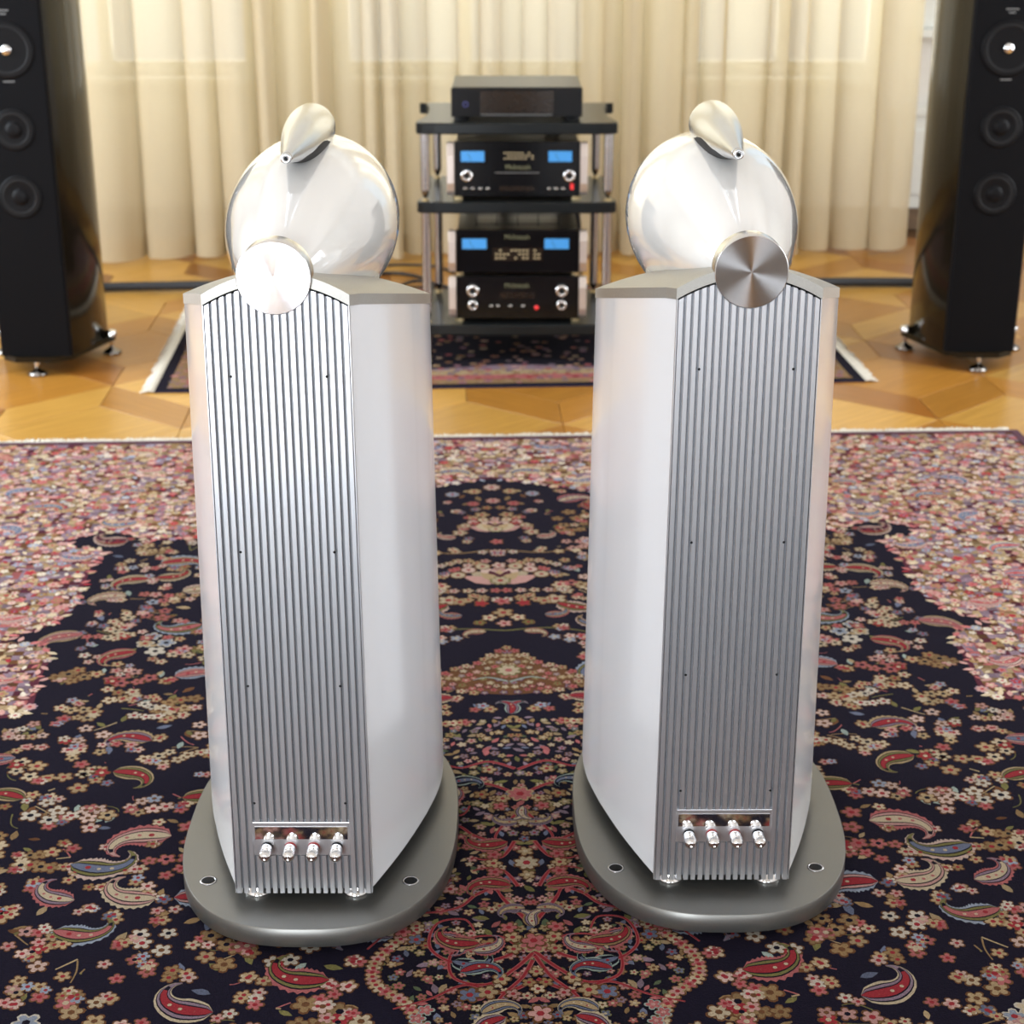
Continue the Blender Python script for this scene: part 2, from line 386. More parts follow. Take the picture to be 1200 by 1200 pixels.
def spray(W, c, a, s):
    """a bending stem with side leaves, a cluster of small flowers and sometimes a paisley at its root"""
    b = rnd.uniform(-.5, .5); pts = [(0, 0), (.35 * s, .12 * s * b * 2), (.7 * s, .35 * s * b), (1.0 * s, .7 * s * b)]
    if rnd.random() < .6:
        g = rnd.choice([-1, 1]); ribbon(W, xf([(0, 0), (.2 * s, .3 * s * g), (.55 * s, .55 * s * g), (.85 * s, .45 * s * g), (.9 * s, .25 * s * g)], c, a, 1), .0028, rnd.choice(['tan', 'olive', 'rose']), 1)
        leaf(W, xf([(.9 * s, .25 * s * g)], c, a, 1)[0], a + rnd.random() * 6, .02, rnd.choice(LEAFC))
    P = ribbon(W, xf(pts, c, a, 1), .0035, rnd.choice(['tan', 'olive', 'beige']), 1)
    pet = rnd.choice(PET); r = rnd.uniform(.0145, .019)
    n = rnd.randint(4, 7)
    for i in range(n):
        t = .35 + .65 * i / (n - 1); k = P[int(t * (len(P) - 1))]; sd = 1 if i % 2 else -1
        q = xf([(0, sd * rnd.uniform(.016, .030) * (1.15 - .6 * t))], k, a, 1)[0]
        flower(W, q, r * rnd.uniform(.8, 1.1), pet if rnd.random() < .8 else rnd.choice(PET), 'brown' if pet not in ('slate', 'sky') else 'ivory', rnd.choice(['red', 'navy', 'brown']), a=rnd.random() * 6)
    for i in range(5):
        t = rnd.uniform(.05, .9); k = P[int(t * (len(P) - 1))]; sd = rnd.choice([-1, 1])
        leaf(W, k, a + sd * rnd.uniform(.6, 1.3), rnd.uniform(.022, .036), rnd.choice(LEAFC))
    flower(W, P[-1], r * .9, rnd.choice(['rose', 'red', 'pink', 'cream']), 'brown', 'cream')
def inside(poly, x, y):
    n = len(poly); r = False; j = n - 1
    for i in range(n):
        if (poly[i][1] > y) != (poly[j][1] > y) and x < (poly[j][0] - poly[i][0]) * (y - poly[i][1]) / (poly[j][1] - poly[i][1]) + poly[i][0]: r = not r
        j = i
    return r
def poisson(x0, x1, y0, y1, d, test, tries=1):
    g = {}; out = []; N = int((x1 - x0) * (y1 - y0) / (d * d) * 5 * tries)
    for _ in range(N):
        x, y = rnd.uniform(x0, x1), rnd.uniform(y0, y1)
        if not test(x, y): continue
        k = (int(x / d), int(y / d)); ok = True
        for i in (-1, 0, 1):
            for j in (-1, 0, 1):
                for (a, b) in g.get((k[0] + i, k[1] + j), ()):
                    if (a - x) ** 2 + (b - y) ** 2 < d * d: ok = False
        if ok: g.setdefault(k, []).append((x, y)); out.append((x, y))
    return out
class Mirror:
    """draws on both sides of the rug's long axis"""
    def __init__(s, W): s.W = W
    def poly(s, P, col, layer, shade=1.0):
        P = np.asarray(P, float); s.W.poly(P, col, layer, shade)
        if abs(P[:, 0].mean()) < .0035: return
        Q = P.copy(); Q[:, 0] *= -1; s.W.poly(Q[::-1], col, layer, shade)
class Mirror2(Mirror):
    """mirrors about a cross axis too (medallion)"""
    def __init__(s, W, v0): s.W = Mirror(W); s.v0 = v0
    def poly(s, P, col, layer, shade=1.0):
        P = np.asarray(P, float); s.W.poly(P, col, layer, shade)
        if abs(P[:, 1].mean() - s.v0) < .0035: return
        Q = P.copy(); Q[:, 1] = 2 * s.v0 - Q[:, 1]; s.W.poly(Q[::-1], col, layer, shade)

RT = math.radians(2.4); RO = (-.068, 4.475); RZ = .0085
RW = 1.46; RL = 6.6  # near end runs unseen past the camera, lengthened to keep wood reflections off panels
rug = thing('patterned_rug', 'large navy floral rug with pink border lying under both white speakers', 'rug', (0, 0, 0))
def rugpt(u, v): return (RO[0] + u * math.cos(RT) - v * math.sin(RT), RO[1] + u * math.sin(RT) + v * math.cos(RT))
MB().prism([rugpt(-RW, -RL), rugpt(RW, -RL), rugpt(RW, 0), rugpt(-RW, 0)], .0006, .0078).build('backing', M['navy_pile'], rug)
field = [(0, -.33), (.06, -.355), (.20, -.42), (.34, -.50), (.42, -.60), (.52, -.68), (.66, -.715), (.78, -.735), (.86, -.70), (.93, -.68), (.99, -.735), (.975, -.775), (.93, -.79), (.895, -.82),
         (.91, -.90), (.908, -1.0), (.903, -1.10), (.915, -1.18), (.96, -1.24), (1.012, -1.282), (.95, -1.315), (.905, -1.355), (.903, -1.46), (.893, -1.60), (.93, -1.63), (1.05, -1.64), (1.15, -1.64)]
fieldc = [tuple(p) for p in catmull(field, 4)] + [(1.15, -RL), (0, -RL)]
def bandv(base, seg): return None
crest = [(0, -1.365), (.035, -1.40), (.06, -1.435), (.105, -1.46), (.135, -1.50), (.12, -1.545), (.07, -1.565), (.0, -1.575)]
MC = -2.165
med = [(0, -1.66), (.09, -1.685), (.17, -1.70), (.25, -1.75), (.285, -1.83), (.27, -1.93), (.30, -2.03), (.285, -2.165)]
medl = [tuple(p) for p in catmull(med, 4)]
# lower end of the medallion opens into wide lobes
lower = [(.285, -2.165), (.24, -2.27), (.17, -2.33), (.20, -2.37), (.228, -2.42), (.225, -2.47), (.185, -2.51), (.165, -2.56), (.16, -2.62), (.10, -2.70), (0, -2.73)]
medc = medl + [tuple(p) for p in catmull(lower, 4)]
W = Weave(RO[0], RO[1], RT, RZ)
Wm = Mirror(W)
# ground: border ground split into a grid of slightly varying tones, then the navy field
for (u0, u1, v0, v1) in [(-RW, RW, -RL, 0)]:
    W.poly([(u0, v0), (u1, v0), (u1, v1), (u0, v1)], 'navy', 0)
for i in range(146):
    for j in range(90):
        u = -RW + .02 * i; v = -.02 * j - .02
        if v < -1.8: continue
        W.poly([(u, v), (u + .02, v), (u + .02, v + .02), (u, v + .02)], rnd.choice(['mauve', 'brown', 'tan', 'wine', 'beige', 'mauve', 'rose']), .5, rnd.uniform(.55, 1.1))
def strips(W, poly, col, L):
    # both halves drawn as one n-gon across the axis
    P = [tuple(p) for p in poly]; W.W.poly(np.array(P + [(-x, y) for x, y in P[::-1] if x > 1e-6]), col, L)
strips(Wm, [(p[0] + .012, p[1] + .012) if p[0] > 0.001 else (0, p[1] + .014) for p in fieldc[:-2]] + fieldc[-2:], 'wine', .7)
strips(Wm, fieldc, 'navy', .9)
# dense border flowers, lightened: the far end's stronger daylight is put into their colour
W.depth = 1.0
ninf = lambda x, y: not inside(fieldc, abs(x), y)
for x, y in poisson(0, RW - .02, -1.85, -.02, .0185, ninf, 2):
    k = rnd.random(); q = rnd.choice(['blush', 'pink', 'cream', 'rose', 'ivory', 'beige', 'blush', 'pink', 'sky', 'cream', 'ivory', 'mauve', 'red', 'tan'])
    if k < .62: flower(Wm, (x, y), rnd.uniform(.0095, .0145), q, rnd.choice(['tan', 'brown', 'mauve', 'rose', 'beige']), rnd.choice(['red', 'cream', 'slate', 'rose']), k < .2, 2, rnd.random() * 6)
    else: leaf(Wm, (x, y), rnd.random() * 6.3, rnd.uniform(.016, .026), q, 2)
for x, y in poisson(0.05, RW - .06, -1.8, -.06, .15, lambda x, y: ninf(x, y) and ninf(x + .05, y - .04) and ninf(x - .05, y)):
    paisley(Wm, (x, y), rnd.uniform(-.5, .5) + (PI if rnd.random() < .5 else 0), rnd.uniform(.06, .09), rnd.choice(['rose', 'cream', 'pink']), rnd.choice(['blush', 'beige', 'sky']), rnd.choice(['rose', 'slate']), rnd.random() < .5, True, 5)
# small flower clusters hugging the scalloped boundary on the border side
for p in catmull(field, 3):
    if p[0] > .02: leaf(Wm, (p[0] + .01, p[1] + .008), rnd.random() * 6, .026, rnd.choice(['rose', 'pink', 'cream']), 5)
W.depth = .62  # darker from here: the near end's weaker light is put into the colour
# paisley curls closing the field's shoulders
paisley(Wm, (.90, -.735), 0.0, .085, 'blush', 'pink', 'wine', False, True, 3)
for k in range(4): flower(Wm, (.60 + .055 * k, -.745 - .006 * (k % 2)), .014, rnd.choice(['pink', 'rose', 'cream']), 'brown', 'cream')
# central ogee details
for (u, v, r_, cc) in [(0, -.40, .024, 'blush'), (.045, -.43, .02, 'beige'), (.10, -.45, .02, 'sky'), (0, -.50, .02, 'pink'), (.05, -.52, .018, 'rose')]: flower(Wm, (u, v), r_, cc, 'brown', 'red', True)
# palmettes on the axis
def palmette(W, u, v, s, tilt=0):
    for i in range(-3, 4):
        a = PI / 2 + i * .36 + tilt; leaf(W, (u, v), a, s * (1.0 - .05 * abs(i)), ['pink', 'blush', 'cream'][abs(i) % 3], 3)
        flower(W, (u + math.cos(a) * s * .95, v + math.sin(a) * s * .95), s * .17, ['blush', 'cream'][i % 2], 'brown', 'red', L=4)
    for i in range(-2, 3):
        a = PI / 2 + i * .33; leaf(W, (u, v + s * .08), a, s * .62, 'wine' if i % 2 else 'beige', 6)
    flower(W, (u, v + s * .12), s * .22, 'cream', 'olive', 'red', True, 8)
palmette(Wm, 0, -1.03, .11); palmette(Wm, 0, -.71, .085)
for q_ in range(7): flower(Wm, (.03 + .02 * q_, -.90 - .012 * (q_ % 3)), .014, rnd.choice(PET), 'brown', 'red', False, 4)
for q_ in range(9): flower(Wm, (.012 + .03 * (q_ % 5), -1.07 - .05 * (q_ // 5)), .014, rnd.choice(PET), 'brown', 'red', False, 4)
for (u, v, r_, cc) in [(.05, -.655, .017, 'red'), (.085, -.72, .02, 'cream'), (.03, -.60, .02, 'beige'), (.0, -.78, .017, 'rose'), (.115, -1.12, .026, 'cream'), (.09, -1.13, .02, 'beige'),
                       (0, -1.13, .02, 'rose'), (.045, -1.14, .017, 'red'), (0, -1.19, .024, 'beige'), (.03, -1.215, .018, 'cream'), (0, -1.245, .018, 'pink'), (.05, -1.24, .014, 'olive')]:
    flower(Wm, (u, v), r_, cc, 'brown', 'red', False, 4)
paisley(Wm, (.12, -.745), .2, .05, 'blush', 'cream', 'rose', False, True, 3); paisley(Wm, (.115, -1.20), .15, .055, 'rose', 'beige', 'slate', False, True, 3)
paisley(Wm, (.065, -1.285), -.1, .05, 'rose', 'beige', 'cream', True, False, 3)
ribbon(Wm, [(.02, -.83), (.10, -.85), (.2, -.83), (.28, -.86)], .006, 'tan', 2); ribbon(Wm, [(.0, -1.28), (.10, -1.27), (.2, -1.31), (.26, -1.37), (.30, -1.45)], .005, 'olive', 2)
for (u, v, cc) in [(.10, -1.315, 'sky'), (.13, -1.33, 'sky'), (.16, -1.32, 'rose'), (.20, -1.37, 'mauve'), (.23, -1.41, 'cream'), (.26, -1.43, 'rose'), (.14, -.845, 'beige'), (.18, -.84, 'cream'), (.23, -.87, 'blush')]: flower(Wm, (u, v), .015, cc, 'brown', 'cream')
# crest above the medallion
strips(Wm, crest, 'brown', 2)
for x, y in poisson(0, .14, -1.575, -1.36, .0155, lambda x, y: inside(crest, x, y), 3):
    flower(Wm, (x, y), rnd.uniform(.0075, .010), rnd.choice(['pink', 'rose', 'beige', 'cream', 'mauve', 'olive']), rnd.choice(['brown', 'wine', 'tan']), rnd.choice(['red', 'cream']), L=3, a=rnd.random() * 6)
for i, p in enumerate(catmull(crest[:-1], 2)): flower(Wm, p, .011, ['beige', 'rose', 'cream'][i % 3], 'brown', 'red', L=5)
paisley(Wm, (.145, -1.59), -.3, .07, 'cream', 'rose', 'red', True, True, 5)
flower(Wm, (0, -1.47), .026, 'cream', 'olive', 'rose', True, 6); ribbon(Wm, [(0, -1.52), (.04, -1.50), (.07, -1.51)], .006, 'teal', 6)
paisley(Wm, (0.0, -1.625), PI / 2, .055, 'teal', 'mauve', 'red', False, False, 3)
# medallion ground and fill
strips(Wm, medc, 'ink', 2)
for x, y in poisson(0, .31, -2.73, -1.66, .0142, lambda x, y: inside(medc, x, y), 3):
    k = rnd.random()
    if k < .5: flower(Wm, (x, y), rnd.uniform(.0065, .0105), rnd.choice(['beige', 'cream', 'rose', 'pink', 'tan', 'mauve', 'beige', 'slate']), rnd.choice(['brown', 'brown', 'olive', 'wine']), rnd.choice(['red', 'brown', 'cream']), L=3, a=rnd.random() * 6)
    else: leaf(Wm, (x, y), rnd.random() * 6.3, rnd.uniform(.015, .027), rnd.choice(['olive', 'tan', 'beige', 'slate', 'rose', 'green', 'mauve']), 2.5)
for i, p in enumerate(catmull(med[1:], 6)): flower(Wm, (p[0], p[1]), .0135, ['rose', 'beige', 'cream', 'beige'][i % 4], 'brown', 'red', L=5)
for i, p in enumerate(catmull(lower, 5)): flower(Wm, (p[0], p[1]), .0125, ['beige', 'cream', 'rose', 'beige', 'pink'][i % 5], 'brown', 'red', L=5)
M2 = Mirror2(W, MC)
R_ = dict(col='red', edge='blush')
def vine(Wx, pts, w_=.0046): return ribbon(Wx, pts, w_, 'red', 6, True, 'rose')
vine(M2, [(0, MC + .17), (.018, MC + .135), (.035, MC + .11), (.046, MC + .08), (.042, MC + .05)])
vine(M2, [(.016, MC + .065), (.028, MC + .035), (.040, MC + .018), (.065, MC + .012), (.085, MC + .02)])
vine(M2, [(.0, MC + .21), (.05, MC + .25), (.11, MC + .26), (.15, MC + .22), (.14, MC + .16), (.10, MC + .15), (.085, MC + .18)])
vine(M2, [(.04, MC + .06), (.08, MC + .085), (.11, MC + .12), (.17, MC + .13), (.22, MC + .10)])
vine(M2, [(.12, MC + .04), (.15, MC + .09), (.2, MC + .16), (.24, MC + .22)])
vine(M2, [(0, MC + .30), (.05, MC + .33), (.1, MC + .31), (.15, MC + .34), (.2, MC + .36)])
paisley(M2, (.031, MC + .125), .1, .043, 'mauve', 'mauve', 'beige', False, False, 7)
paisley(M2, (.062, MC + .055), -.12, .068, 'rose', 'tan', 'red', False, True, 8)
paisley(M2, (.115, MC + .205), 2.6, .06, 'rose', 'mauve', 'cream', True, True, 8)
paisley(M2, (.09, MC + .265), 2.9, .058, 'teal', 'navy', 'slate', False, False, 8)
paisley(M2, (0, MC + .150), -PI / 2, .045, 'tan', 'mauve', 'cream', False, False, 8)
flower(M2, (0, MC), .0215, 'cream', 'brown', 'red', True, 9); flower(M2, (0, MC + .034), .014, 'beige', 'brown', 'cream', L=8)
flower(M2, (0, MC + .215), .024, 'rose', 'beige', 'red', True, 9)
for (u, v, cc) in [(.05, .025, 'rose'), (.052, .0, 'beige'), (.035, .175, 'rose'), (.03, .20, 'beige'), (.065, .215, 'tan'), (.12, .07, 'pink'), (.15, .06, 'cream'), (.17, .2, 'slate'), (.19, .18, 'rose'), (.05, .30, 'beige')]:
    flower(M2, (u, MC + v), .0145, cc, 'brown', 'red', False, 9)
# the large lower lobes: scrolls enclosing paired paisleys
vine(Wm, [(0, -2.335), (.02, -2.30), (.045, -2.25), (.055, -2.22)]); vine(Wm, [(.0, -2.40), (.03, -2.44), (.07, -2.475), (.115, -2.46), (.122, -2.41), (.095, -2.365), (.05, -2.36), (.03, -2.38)])
vine(Wm, [(0, -2.41), (.02, -2.46), (.055, -2.51), (.065, -2.56), (.085, -2.585)])
paisley(Wm, (.062, -2.39), 2.8, .052, 'rose', 'mauve', 'cream', True, True, 10); paisley(Wm, (.078, -2.435), 2.9, .06, 'teal', 'slate', 'red', False, False, 10)
paisley(Wm, (.115, -2.375), .2, .07, 'rose', 'tan', 'red', False, True, 10); paisley(Wm, (.055, -2.525), 2.7, .055, 'cream', 'slate', 'beige', False, False, 10)
paisley(Wm, (.075, -2.565), -.6, .06, 'cream', 'mauve', 'red', True, True, 10)
for (u, v, r_, cc) in [(0, -2.375, .02, 'rose'), (.095, -2.50, .018, 'slate'), (.03, -2.395, .013, 'beige'), (.07, -2.495, .017, 'beige'), (0, -2.545, .02, 'pink'), (0, -2.45, .012, 'beige'), (.012, -2.475, .011, 'tan'), (.0, -2.49, .012, 'cream'), (.035, -2.50, .012, 'pink')]:
    flower(Wm, (u, v), r_, cc, 'brown', 'red', False, 12)
for i in range(5): flower(Wm, (.155 + .012 * (i % 2), -2.53 - .018 * i), .012, 'rose', 'teal', 'pink', L=8)
# field sprays and paisleys, mirrored about the axis
def okf(x, y):
    return inside(fieldc, x, y) and (y < -1.75 or (inside(fieldc, x + .045, y + .04) and inside(fieldc, x + .045, y - .035))) and not inside(medc, x - .03, y) and not inside(medc, x, y - .05) and not inside(medc, x, y + .05) and not inside(medc, x + .03, y) and not (x < .16 and -1.64 < y < -.34)
pts = poisson(.0, 1.12, -3.0, -.42, .086, okf, 8)
for (x, y) in pts:
    k = rnd.random()
    if k < .36:
        paisley(Wm, (x, y), rnd.uniform(-.45, .45) + (PI if rnd.random() < .4 else 0), rnd.uniform(.075, .105), rnd.choice(['beige', 'rose', 'cream', 'blush', 'sky']), rnd.choice(['tan', 'mauve', 'beige', 'pink', 'olive']), rnd.choice(['slate', 'red', 'rose', 'cream']), rnd.random() < .5, rnd.random() < .75, 2)
        flower(Wm, (x + .045, y - .03), .012, rnd.choice(PET), 'brown', 'red'); leaf(Wm, (x - .04, y + .03), rnd.random() * 6, .03, rnd.choice(LEAFC))
    else:
        a = rnd.choice([0, PI, .6, 2.5, -.6, -2.5]) + rnd.uniform(-.3, .3); s_ = rnd.uniform(.07, .105)
        spray(Wm, (x - math.cos(a) * s_ * .5, y - math.sin(a) * s_ * .5), a, s_)
AX = [(0, -.98, .085), (0, -.67, .07), (0, -1.42, .17), (.12, -.745, .04), (.115, -1.20, .045), (.065, -1.285, .035), (0, -1.60, .06)]
AX += [(u, v, .028) for (u, v) in ((.05, -.655), (.085, -.72), (.03, -.60), (.0, -.78), (.115, -1.12), (.0, -1.13), (.045, -1.14), (0, -1.19), (.03, -1.215), (0, -1.245), (0, -.40), (.045, -.43), (.10, -.45), (0, -.5), (.05, -.52), (.145, -1.59))]
def okaxis(x, y): return x < .20 and -1.64 < y < -.36 and inside(fieldc, x, y + .02) and all((x - a) ** 2 + (y - b) ** 2 > c * c for a, b, c in AX)
def okg(x, y): return (okf(x, y) or okaxis(x, y)) and all((x - a) ** 2 + (y - b) ** 2 > .040 ** 2 for a, b in pts)
for (x, y) in poisson(.02, 1.12, -3.0, -.42, .043, okg, 4):
    k = rnd.random()
    if k < .6:
        for j in range(rnd.randint(2, 4)): flower(Wm, (x + rnd.uniform(-.016, .016), y + rnd.uniform(-.014, .014)), rnd.uniform(.010, .0145), rnd.choice(PET), 'brown', 'red')
    leaf(Wm, (x, y), rnd.random() * 6, rnd.uniform(.02, .035), rnd.choice(LEAFC))
W.build('woven_pattern', rug, kind='stuff')
# selvedge and fringe at the far end
MB().prism([rugpt(-RW, -.002), rugpt(RW, -.002), rugpt(RW, .018), rugpt(-RW, .018)], .001, .0115).prism([rugpt(RW - .0, -RL), rugpt(RW + .022, -RL), rugpt(RW + .022, .016), rugpt(RW, .016)], .001, .0115).build('edge_binding', M['wine_pile'], rug)
fr = MB()
for i in range(730):
    u = -RW + i * .004; l_ = .020 + .010 * math.sin(i * .13) * math.sin(i * .037) + rnd.uniform(-.008, .012); 
    x, y = rugpt(u, .014); x2, y2 = rugpt(u + rnd.uniform(-.007, .007), .014 + l_)
    fr.tube([(x, y, .010), ((x + x2) / 2, (y + y2) / 2, .012 + rnd.uniform(0, .004)), (x2, y2, .004)], .0026, 4)
fr.build('fringe', M['fringe'], rug, kind='stuff')

# small rug under the rack
R2 = math.radians(3.2); O2 = (.005, 5.012)
rug2 = thing('small_rug', 'smaller red and navy rug on the parquet under the equipment rack', 'rug')
W2 = Weave(O2[0], O2[1], R2, .0065)
def r2(u, v): return (O2[0] + u * math.cos(R2) - v * math.sin(R2), O2[1] + u * math.sin(R2) + v * math.cos(R2))
HW, HD = 1.085, 1.38
MB().prism([r2(-HW, 0), r2(HW, 0), r2(HW, HD), r2(-HW, HD)], .0006, .006).build('backing', M['navy_pile'], rug2)
def rect(u0, u1, v0, v1, c, l): W2.poly([(u0, v0), (u1, v0), (u1, v1), (u0, v1)], c, l)
rect(-HW, HW, 0, HD, 'navy', 0); rect(-HW + .035, HW - .035, .03, HD - .03, 'tan', 1)
rect(-HW + .085, HW - .085, .075, HD - .075, 'rose', 2); rect(-HW + .15, HW - .15, .125, HD - .125, 'beige', 3); rect(-HW + .21, HW - .21, .18, HD - .18, 'mauve', 4)
c_ = [(.75 * math.cos(t) * (1 + .10 * math.cos(6 * t)), .69 + .50 * math.sin(t) * (1 + .10 * math.cos(6 * t))) for t in np.linspace(0, 2 * PI, 60, endpoint=False)]
W2.poly(c_, 'ink', 5)
for x, y in poisson(-HW + .04, HW - .04, .035, HD - .04, .027, lambda x, y: True, 1):
    band = min(x + HW, HW - x, y, HD - y)
    if inside(c_, x, y) and rnd.random() < .6: continue
    q = ['tan', 'pink', 'beige', 'mauve'] if band < .08 else (['red', 'red', 'rose', 'slate', 'red'] if band < .125 else ['blush', 'cream', 'mauve', 'rose', 'tan', 'beige', 'slate'])
    if band < .125 and rnd.random() < .15: q = ['slate']
    flower(W2, (x, y), rnd.uniform(.010, .016), rnd.choice(q), rnd.choice(['brown', 'tan', 'wine', 'rose']), 'red', L=6)
W2.build('woven_pattern', rug2, kind='stuff')
fr = MB()
for sg in (-1, 1):
    for i in range(330):
        v = i * HD / 330; u = sg * HW; l_ = .034 + rnd.uniform(-.008, .010)
        x, y = r2(u, v); x2, y2 = r2(u + sg * l_, v + rnd.uniform(-.006, .006))
        fr.tube([(x, y, .006), ((x + x2) / 2, (y + y2) / 2, .008), (x2, y2, .003)], .0028, 4)
fr.build('fringe', M['fringe'], rug2, kind='stuff')

# ------------------------------------------------------------------ the two white speakers
half = [(.100, .004), (.136, .105), (.168, .213)]
curve = catmull([(.168, .213), (.1835, .290), (.188, .365), (.181, .435), (.156, .49), (.11, .525), (.05, .541), (0.004, .544)], 5)
line = [np.array((.100 + (.168 - .100) * t + .004 * math.sin(PI * t), .004 + .209 * t)) for t in np.linspace(0, 1, 8)[:-1]]
halfP = line + list(curve)
_hx = [p[0] for p in halfP if p[1] <= .366]; _hy = [p[1] for p in halfP if p[1] <= .366]
def dome(x, y=0):
    # crowned top: crest falls slowly to the front, side edge falls along a straight line
    c = .983 - .17 * y - .12 * y * y; q = min(y, .365)
    a = ((.983 - .17 * q - .12 * q * q) - (.9545 - .232 * q)) / float(np.interp(q, _hy, _hx)) ** 2
    return c - a * x * x
def make_speaker(label, loc, rz):
    t = thing('tower_speaker', label, 'speaker', loc, rz, 'white tower speakers seen from behind')
    # plinth
    pts = []; PX = .004
    for a in np.linspace(0, 2 * PI, 96, endpoint=False):
        c, s = math.cos(a), math.sin(a); e = 2 / 2.6
        pts.append((PX + .212 * math.copysign(abs(c) ** e, c), .242 + .312 * math.copysign(abs(s) ** e, s)))
    pl = MB().prism(pts, .018, .048, .0012, True).build('plinth', M['plinth'], t)
    for x, y in ((-.151, .057), (.151, .057), (-.150, .45), (.150, .45)):
        k = MB().lathe([(.0125, .0482), (.0125, .0489), (.0102, .0491), (.0098, .0485)], (x, y, 0), 'Z', 24).build('socket_ring', M['post'], pl)
        MB().lathe([(.0099, .0486), (.0, .0484)], (x, y, 0), 'Z', 20).lathe([(.0045, .0490), (.0, .0490)], (x, y, 0), 'Z', 6).build('socket_hole', M['black'], pl)
    for x, y in ((-.13, .05), (.13, .05), (-.13, .43), (.13, .43)):
        MB().lathe([(0, .0085), (.022, .0085), (.022, .013), (.012, .018), (0, .018)], (x, y, 0), 'Z', 24).build('floor_foot', M['alu'], t)
    # clear-looking isolation pucks between plinth and cabinet
    for x, y in ((-.072, .030), (.072, .030), (-.08, .36), (.08, .36)):
        MB().lathe([(.0, .048), (.019, .048), (.019, .052), (.014, .055), (.014, .075)], (x, y, 0), 'Z', 28).build('isolation_foot', M['chrome'], t)
    # shell
    n = len(halfP); ring = [(p[0], p[1]) for p in halfP] + [(-p[0], p[1]) for p in halfP[::-1]]
    v = [(x, y, .072) for x, y in ring] + [(x, y, dome(x, y) - .0135) for x, y in ring]; m_ = len(ring)
    mb = MB(); f = [(i, i + 1, m_ + i + 1, m_ + i) for i in range(m_ - 1)]
    mb.add(v, f, True).add([(x, y, .072) for x, y in ring], [tuple(range(m_))[::-1]])
    sh = mb.build('cabinet_shell', M['white'], t)
    # underside
    MB().prism([(p[0] * .96, p[1] * .97 + .01) for p in ring], .068, .0735).build('cabinet_base', M['black'], t)
    # domed top plate
    cols = 33; v = []; f = []
    grow = 1.006
    for z_off in (.0, -.0145):
        for p in halfP:
            for k in range(cols):
                x = p[0] * grow * (2 * k / (cols - 1) - 1); v.append((x, p[1] - (.008 if p[1] < .01 else 0), dome(x, p[1]) + z_off))
    N_ = n * cols
    for i in range(n - 1):
        for k in range(cols - 1):
            a = i * cols + k; f.append((a, a + 1, a + cols + 1, a + cols)); f.append((N_ + a, N_ + a + cols, N_ + a + cols + 1, N_ + a + 1))
        for k, fl in ((0, 1), (cols - 1, 0)):
            a = i * cols + k; q = (a, a + cols, N_ + a + cols, N_ + a); f.append(q[::-1] if not fl else q)
    for k in range(cols - 1): f.append((k, N_ + k, N_ + k + 1, k + 1))
    me = MB().add(v, f, False).build('top_plate', M['satin_alu'], t, .0025)
    # rear panel: backing and individually standing fins
    bk = MB()
    xs = np.linspace(-.0985, .0985, 41)
    v = []; f = []
    for x in xs: v += [(x, .002, .0705), (x, .002, dome(x) - .020)]
    for i in range(40): f.append((2 * i, 2 * i + 2, 2 * i + 3, 2 * i + 1))
    bk.add(v, f)
    bp = bk.build('rear_panel', M['groove'], t)
    for sx in (-1, 1):   # plain border strips
        a, b = sorted((sx * .0998, sx * .0985)); MB().box(a, b, -.004, .006, .0665, dome(.0985) - .0165).build('edge_strip', M['fin_alu'], bp)
    PITCH = .01045
    def fin(x, z0, z1a, z1b):
        hw = .0036; mb = MB(); y0 = -.0042; d = .0007
        # section with eased outer edges, sloping top
        P = [(-hw, .002), (-hw, y0 + d), (-hw + d, y0), (hw - d, y0), (hw, y0 + d), (hw, .002)]
        za = lambda px: z1a + (z1b - z1a) * (px + hw) / (2 * hw)
        v = [(x + p[0], p[1], z0) for p in P] + [(x + p[0], p[1], za(p[0])) for p in P]; k = len(P)
        mb.add(v, [(i, (i + 1) % k, k + (i + 1) % k, k + i) for i in range(k)] + [tuple(range(k))[::-1], tuple(k + i for i in range(k))])
        return mb
    RD = .0485; DZ = .976
    for i in range(19):
        x = (i - 9) * PITCH; hw = .0036
        tops = []
        for px in (x - hw, x + hw):
            z = dome(px) - .0178
            if abs(px) < RD: z = min(z, DZ - math.sqrt(RD * RD - px * px) - .001)
            tops.append(z)
        if abs(x) < .070:
            fin(x, .184, *tops).build('fin', M['fin_alu'], bp); fin(x, .066, .129, .129).build('fin', M['fin_alu'], bp)
        else: fin(x, .066, *tops).build('fin', M['fin_alu'], bp)
    # screws in two columns on the outer fins
    for z in (.845, .60, .40, .215):
        for x in (-.0655, .0655):
            MB().lathe([(0, 0), (.0016, 0), (.0019, .0004)], (x, -.0046, z), 'Y', 12).build('screw', M['black'], bp)
    # terminal plate
    tp = MB().box(-.0705, .0705, -.0036, .003, .1295, .1835).build('terminal_plate', M['fin_alu'], t, .0008)
    MB().box(-.0665, .0665, -.0042, -.0030, .1560, .1765).build('mirror_strip', M['chrome'], tp)
    for k in range(4):
        x = (k - 1.5) * .0335
        MB().lathe([(.0086, -.0036), (.0086, -.0056), (.0062, -.0060)], (x, 0, .1425), 'Y', 24).build('terminal_collar', M['red_led_off'] if k in (1, 2) else M['black'], tp)
        MB().lathe([(.0060, -.0056), (.0086, -.0066), (.0090, -.012), (.0086, -.0155), (.0092, -.018), (.0095, -.024), (.0090, -.0290), (.0074, -.0325), (.0045, -.0348), (.0022, -.0355), (.0018, -.0345), (0, -.0345)], (x, 0, .1425), 'Y', 28).build('terminal_post', M['chrome'], tp)
    # turned disc closing the spine
    rd = MB().lathe([(.0478, .022), (.0478, -.0100), (.0474, -.0112), (.0466, -.0118)], (0, 0, 0), 'Y', 96).build('disc_rim', M['alu'], t)
